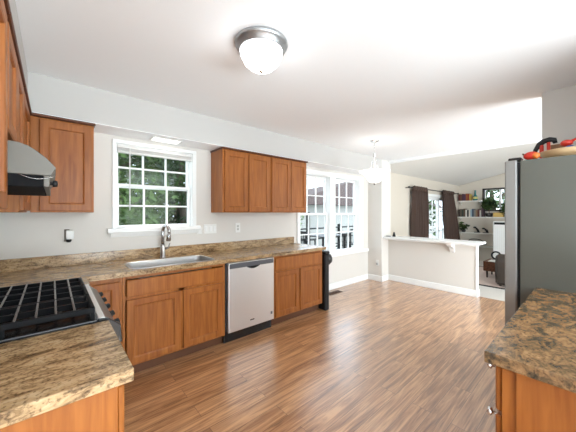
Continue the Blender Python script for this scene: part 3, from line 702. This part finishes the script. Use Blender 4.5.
for k, (cn, c, w_, h_) in enumerate([('dark brown', (62, 50, 44), .05, .25), ('grey brown', (98, 88, 76), .05, .26), ('dark green', (60, 68, 58), .05, .25), ('brown', (104, 84, 66), .05, .27), ('white', (224, 220, 212), .05, .24), ('black', (40, 38, 38), .04, .23), ('cream', (226, 218, 204), .045, .25), ('pale blue', (176, 196, 206), .04, .24), ('slate blue', (76, 90, 106), .05, .26), ('grey', (136, 132, 126), .05, .24), ('tan', (150, 120, 92), .05, .22), ('maroon', (98, 56, 52), .05, .25), ('light grey', (190, 184, 176), .045, .22), ('dark plum', (66, 48, 54), .06, .29)]):
    book('%s book, %s from the left in the long row on the second shelf' % (cn, o6[k]), y, w_, h_, SHZ[1], c, 'books on the second shelf'); y -= w_+.003
t = thing('vase', 'teal glass bottle vase at the right end of the topmost shelf books', 'vase', (Xs-.15, 2.645, SHZ[0]))
obj('bottle', MB().lathe([(0, .001), (.055, .001), (.075, .05), (.07, .13), (.03, .19), (.022, .30), (.03, .34), (.02, .34), (0, .30)], (Xs-.15, 2.645, SHZ[0]), n=24), mat('teal_glass', lin(40, 110, 116), .2, coat=.3), t)
obj('yellow_label', MB().lathe([(.0765, .05), (.0755, .09), (.072, .125)], (Xs-.15, 2.645, SHZ[0]), n=24), mat('label_yellow', lin(190, 180, 110), .6), t)
t = thing('storage_box', 'yellow lidded box on the second shelf between two houseplants', 'box', (Xs-.15, 2.1, SHZ[1]))
YEL = mat('yellow_box', lin(198, 164, 92), .6)
obj('box_body', MB().box(Xs-.24, Xs-.04, 1.895, 2.145, SHZ[1]+.001, SHZ[1]+.11, .004), YEL, t)
obj('lid', MB().box(Xs-.245, Xs-.035, 1.89, 2.15, SHZ[1]+.11, SHZ[1]+.135, .004), YEL, t)
# foliage builder
def leaves(mb, centres, n, size, rnd, flat=.6, xmax=1e9):
    bm = mb.bm
    for _ in range(n):
        c, r = centres[rnd.randrange(len(centres))]
        while True:
            p = Vector((rnd.uniform(-1, 1), rnd.uniform(-1, 1), rnd.uniform(-1, 1)))
            if .15 < p.length < 1: break
        p = Vector(c)+p*r
        d = Vector((rnd.gauss(0, 1), rnd.gauss(0, 1), rnd.gauss(0, flat))).normalized(); e = d.orthogonal().normalized()
        e = Matrix.Rotation(rnd.uniform(0, 6.28), 3, d) @ e
        s = size*rnd.uniform(.6, 1.3)
        if p.x+s > xmax: continue
        bm.faces.new([bm.verts.new(q) for q in (p-d*s, p-e*s*.42, p+d*s, p+e*s*.42)])
    return mb
LEAF_D = leaf_mat('houseplant_leaf', lin(38, 58, 30), lin(84, 108, 52))
POT = mat('dark_pot', lin(50, 46, 44), .5)
def houseplant(label, x, y, z, r, h_, seed, n=160, size=.07):
    rnd = random.Random(seed)
    t = thing('potted_plant', label, 'plant', (x, y, z))
    obj('pot', MB().lathe([(0, .001), (r*.45, .001), (r*.6, r*.7), (r*.52, r*.7), (r*.5, r*.6), (0, r*.6)], (x, y, z), n=20), POT, t)
    obj('stem', MB().tube([(x, y, z+r*.55), (x+.01, y, z+h_*.5), (x, y+.01, z+h_*.8)], [.012, .009, .005], 8), mat('stem_brown'), t)
    obj('foliage', leaves(MB(), [((x, y, z+h_*.75), r), ((x, y+r*.4, z+h_*.55), r*.8), ((x, y-r*.5, z+h_*.6), r*.8)], n, size, rnd, xmax=Xs-.02), LEAF_D, t)
houseplant('leafy dark green houseplant on the second shelf in front of the small window', Xs-.16, 2.265, SHZ[1], .17, .66, 11, 330, .07)
houseplant('bushy houseplant on the second shelf at the right, before the small window', Xs-.16, 1.75, SHZ[1], .2, .40, 12, 260, .08)
houseplant('small dark houseplant at the left end of the third shelf', Xs-.15, 2.98, SHZ[2], .11, .30, 13, 60, .08)
for (y, h_, lab) in ((2.60, .17, 'small black dog-like figure standing on the third shelf'), (2.36, .14, 'smaller black figure further right on the third shelf')):
    t = thing('statuette', lab, 'statuette', (Xs-.15, y, SHZ[2]))
    obj('base', MB().box(Xs-.20, Xs-.10, y-.09, y+.07, SHZ[2]+.001, SHZ[2]+.02, .004), DARKP, t)
    obj('body', MB().tube([(Xs-.15, y-.05, SHZ[2]+.02), (Xs-.15, y-.03, SHZ[2]+.08), (Xs-.15, y+.01, SHZ[2]+h_*.8), (Xs-.15, y+.03, SHZ[2]+h_)], [.035, .035, .028, .02], 12), DARKP, t)
    obj('head', MB().ball((Xs-.15, y+.055, SHZ[2]+h_), .032, (1, 1.5, .9), 2), DARKP, t)
t = thing('duffel_bag', 'rounded dark bag lying on the lowest shelf', 'bag', (Xs-.16, 2.55, SHZ[3]))
obj('bag_body', MB().ball((Xs-.20, 2.62, SHZ[3]+.085), .085, (1.4, 3.6, 1), 3, .04), mat('dark_cloth', lin(40, 37, 36), .8), t)
obj('strap', MB().tube([(Xs-.20, 2.62+.2*math.cos(PI*k/8), SHZ[3]+.14+.08*math.sin(PI*k/8)) for k in range(9)], .012, 8), mat('dark_cloth'), t)
# upright appliance
t = thing('portable_air_conditioner', 'tall white upright unit with a dark panel at its top, before the shelves', 'air conditioner', (9.9, 1.95, FZ))
obj('housing', MB().box(9.75, 10.15, 1.55, 2.0, FZ+.05, 1.15, .02, 2), WHITEP, t)
obj('dark_panel', MB().box(9.744, 9.752, 1.58, 1.97, 1.05, 1.115, .002), DARKP, t)
mb = MB()
for k in range(9): mb.box(9.745, 9.752, 1.585+k*.045, 1.600+k*.045, .1, .95)
obj('front_ribs', mb, TRIM, t)
for x in (9.8, 10.1):
    for y in (1.6, 1.95): obj('caster', MB().lathe([(.025, -.012), (.025, .012)], (x, y, FZ+.0255), 'y', 12).box(x-.01, x+.01, y-.008, y+.008, FZ+.03, FZ+.055), DARKP, t)
# rug, coffee table, armchair
RUG = mat('rug_pink_beige', lin(206, 184, 172), .95, bump=(300, .4), var=(5, .08))
t = thing('area_rug', 'pinkish beige rug with a dark border on the sunken carpet', 'rug', (8.2, 1.6, FZ))
obj('field', MB().box(7.14, 9.5, -.6, 2.5, FZ+.001, FZ+.012, .003), RUG, t)
obj('border', MB().box(7.06, 7.14, -.68, 2.58, FZ+.0008, FZ+.012, .003).box(9.5, 9.58, -.68, 2.58, FZ+.0008, FZ+.012, .003).box(7.14, 9.5, 2.5, 2.58, FZ+.0008, FZ+.012, .003).box(7.14, 9.5, -.68, -.6, FZ+.0008, FZ+.012, .003), mat('rug_border', lin(46, 38, 34), .95), t)
TW = wood('walnut_table', lin(74, 42, 26), lin(116, 70, 44), (4, 30, 30))
t = thing('coffee_table', 'walnut brown coffee table on tapered legs standing on the rug', 'coffee table', (8.3, 1.4, FZ))
obj('box_top', MB().box(7.98, 8.58, .75, 1.83, FZ+.17, FZ+.405, .006), TW, t)
for x in (8.02, 8.48):
    for y in (.85, 1.76): obj('leg', MB().tube([(x, y, FZ+.012), (x, y, FZ+.17)], [.015, .024], 10), mat('leg_dark', lin(50, 32, 22), .5), t)
t = tag(obj('paper_stack', MB().box(8.0, 8.3, 1.45, 1.74, FZ+.406, FZ+.42, .002), WHITEP), 'flat white stack of papers on the coffee table', 'papers')
t = thing('decor_ring', 'dark round ring ornament standing at the back of the coffee table', 'ornament', (8.4, 1.62, FZ+.406))
obj('ring', MB().tube([(8.42, 1.66+.09*math.cos(2*PI*k/16), FZ+.406+.112+.09*math.sin(2*PI*k/16)) for k in range(17)], .02, 10, False), DARKP, t)
LEA = mat('dark_brown_leather', lin(54, 44, 37), .42, bump=(60, .15))
t = thing('armchair', 'dark brown leather armchair half hidden behind the refrigerator', 'armchair', (7.6, .95, FZ))
obj('seat_base', MB().box(7.30, 7.88, .55, 1.30, FZ+.06, FZ+.30, .03, 2), LEA, t)
obj('cushion', MB().box(7.36, 7.88, .62, 1.22, FZ+.30, FZ+.46, .05, 3), LEA, t)
obj('arm', MB().prism([(7.22, FZ+.05), (7.9, FZ+.05), (7.9, FZ+.50), (7.8, FZ+.56), (7.35, FZ+.58), (7.2, FZ+.54), (7.16, FZ+.3)], 'y', 1.24, 1.44, .035), LEA, t)
obj('arm', MB().prism([(7.22, FZ+.05), (7.9, FZ+.05), (7.9, FZ+.50), (7.8, FZ+.56), (7.35, FZ+.58), (7.2, FZ+.54), (7.16, FZ+.3)], 'y', .42, .62, .035), LEA, t)
obj('backrest', MB().prism([(7.16, FZ+.06), (7.34, FZ+.06), (7.38, FZ+.68), (7.28, FZ+.72), (7.16, FZ+.69), (7.10, FZ+.5)], 'y', .45, 1.43, .05), LEA, t)
for x in (7.28, 7.82):
    for y in (.5, 1.36): obj('foot', MB().lathe([(.02, .012), (.028, .06)], (x, y, FZ), n=12), mat('leg_dark'), t)

# ================================================================== OUTDOORS
GZ = -.9
LAWN = mat('pale_gravel', lin(164, 164, 156), .95, var=(1.2, .12))
struct('ground', MB().box(-30, 45, YW+.2, 60, GZ-.2, GZ), LAWN)
DECK = wood('deck_boards', lin(84, 82, 79), lin(108, 106, 103), (2, 40, 40), .7, 0)
mb = MB()
for k in range(24): mb.box(4.2, 10.5, 3.42+k*.142, 3.42+k*.142+.136, -.135, -.10)
mb.box(4.2, 10.5, 6.70, 6.80, GZ, -.14).box(4.2, 10.5, 3.42, 3.5, GZ, -.14)
struct('deck', mb, DECK)
RAILD = mat('dark_railing', lin(30, 29, 28), .5)
t = thing('deck_railing', 'dark railing along the far edge of the grey deck', 'railing', (6.4, 6.75, -.1))
obj('top_rail', MB().box(4.2, 10.5, 6.68, 6.80, .80, .85, .005), RAILD, t)
obj('lower_rail', MB().box(4.2, 10.5, 6.71, 6.77, .42, .46).box(4.2, 10.5, 6.71, 6.77, .06, .10), RAILD, t)
for x in (4.3, 6.84, 8.6, 10.4): obj('post', MB().box(x-.05, x+.05, 6.69, 6.79, -.0995, .95 if x != 6.84 else 1.42, .004), RAILD, t)
PAT = mat('patio_metal', lin(36, 35, 35), .5)
t = thing('patio_table', 'dark patio table on the deck seen through the nook window', 'table', (6.9, 5.9, -.1))
obj('tabletop', MB().box(6.25, 7.55, 5.5, 6.3, .62, .655, .01, 2), PAT, t)
for x in (6.35, 7.45):
    for y in (5.6, 6.2): obj('leg', MB().box(x-.025, x+.025, y-.025, y+.025, -.0995, .62), PAT, t)
def pchair(label, x, y, rz):
    t = thing('patio_chair', label, 'chair', (x, y, -.0995), 'dark patio chairs')
    ofs = Vector((x, y, -.0995))
    def P(name, mb):
        for v in mb.bm.verts: v.co += ofs
        obj(name, mb, PAT, t)
    P('seat', MB().box(-.23, .23, -.22, .22, .42, .45, .008))
    for sx in (-.2, .2):
        for sy in (-.19, .19): P('leg', MB().box(sx-.018, sx+.018, sy-.018, sy+.018, 0, .42))
    b = MB().box(-.22, .22, .20, .23, .86, .93, .005)
    for k in range(6): b.box(-.21+k*.078, -.18+k*.078, .205, .225, .45, .86)
    P('backrest', b)
    for sx in (-.22, .22): P('armrest', MB().box(sx-.02, sx+.02, -.2, .22, .64, .665, .004).box(sx-.015, sx+.015, -.19, -.16, .45, .64))
    t.rotation_euler = (0, 0, rz)
pchair('dark patio chair nearest the nook window, in the right-hand panes', 6.10, 4.75, PI)
pchair('dark patio chair at the right end of the patio table', 7.75, 5.35, -PI/3)
pchair('dark patio chair at the left end of the patio table', 5.95, 5.95, PI/2)
# neighbour house
t = thing('neighbor_house', 'white neighbouring house with a brown hip roof beyond the deck', 'house', (18, 15, GZ))
obj('walls', MB().box(11.2, 35, 12.6, 20, GZ+.001, 1.95), mat('white_siding', lin(166, 164, 158), .8), t)
r = MB(); A = [(10.2, 12.0, 1.93), (36, 12.0, 1.93), (36, 20.6, 1.93), (10.2, 20.6, 1.93)]; B = [(24.6, 16.3, 5.0), (30, 16.3, 5.0)]
r.quad(A[0], A[1], B[1], B[0]).quad(A[2], A[3], B[0], B[1]); r.bm.faces.new([r.bm.verts.new(q) for q in (A[3], A[0], B[0])]); r.bm.faces.new([r.bm.verts.new(q) for q in (A[1], A[2], B[1])])
r.quad(*[A[k] for k in (3, 2, 1, 0)])
bmesh.ops.remove_doubles(r.bm, verts=r.bm.verts, dist=.001); bmesh.ops.recalc_face_normals(r.bm, faces=r.bm.faces)
obj('roof', r, mat('brown_shingles', lin(62, 44, 38), .85, bump=(12, .4), var=(6, .15)), t)
# trees
BARK = mat('bark', lin(84, 72, 60), .9, bump=(20, .6))
LF = [leaf_mat('leaf_mid', lin(50, 72, 34), lin(98, 128, 62), 1.2), leaf_mat('leaf_pale', lin(84, 108, 66), lin(140, 162, 110), 1.2), leaf_mat('leaf_dark', lin(38, 56, 30), lin(72, 96, 50), 1.2)]
def tree(label, x, y, h_, r, kind, seed, n=5200, size=.13, low=.28):
    rnd = random.Random(seed); t = thing('tree', label, 'tree', (x, y, GZ), 'garden trees')
    b = MB(); top = GZ+h_
    b.tube([(x, y, GZ-.05), (x+.05, y, GZ+h_*.3), (x-.08, y+.05, GZ+h_*.6), (x, y, GZ+h_*.9)], [.17*h_/6, .13*h_/6, .08*h_/6, .02], 10)
    cs = []
    for k in range(13):
        a = k*2.4; f = low+(.95-low)*k/12; rr_ = r*(.85-.5*abs(f-.5))*rnd.uniform(.5, .9)
        p = (x+rr_*math.cos(a), y+rr_*math.sin(a), GZ+h_*f); cs.append((p, r*rnd.uniform(.38, .55)))
        b.tube([(x, y, GZ+h_*max(.15, f-.18)), ((x+p[0])/2, (y+p[1])/2, GZ+h_*(f-.04)), p], [.05, .035, .012], 6)
    obj('trunk', b, BARK, t)
    obj('crown', leaves(MB(), cs, n, size, rnd, .7), LF[kind], t)
tree('green garden tree seen through the left half of the sink window', 0.9, 7.6, 5.4, 1.9, 0, 21, 11000, .085, .14)
tree('darker garden tree seen through the right half of the sink window', 3.2, 8.8, 5.6, 2.0, 2, 22, 11000, .085, .14)
tree('pale garden tree behind the two trees at the sink window', 2.1, 13.2, 8.0, 2.8, 1, 23, 6500, .17, .10)
tree('tall garden tree between the sink window view and the deck', 6.0, 11.8, 6.4, 2.2, 0, 31, 6500, .13, .06)
tree('dark low garden tree filling the lower right of the sink window view', 3.75, 10.9, 4.4, 1.7, 2, 33, 7000, .10, .08)
tree('tall garden tree far left beyond the sink window', -2.4, 10.5, 7.0, 2.6, 0, 24, 3600, .16, .12)
tree('pale garden tree behind the left panes of the nook window', 8.6, 11.2, 6.2, 1.9, 1, 25, 2200, .13, .3)
tree('tall garden tree behind the roof at the nook window', 16.5, 26, 10, 4, 1, 26, 2000, .3, .3)
tree('dark green garden tree outside the patio door', 12.6, 6.4, 5.5, 2.0, 2, 27, 2600, .13, .12)
tree('green garden tree outside the small window by the shelves', 14.2, 2.9, 5.5, 2.1, 2, 28, 2600, .13, .12)
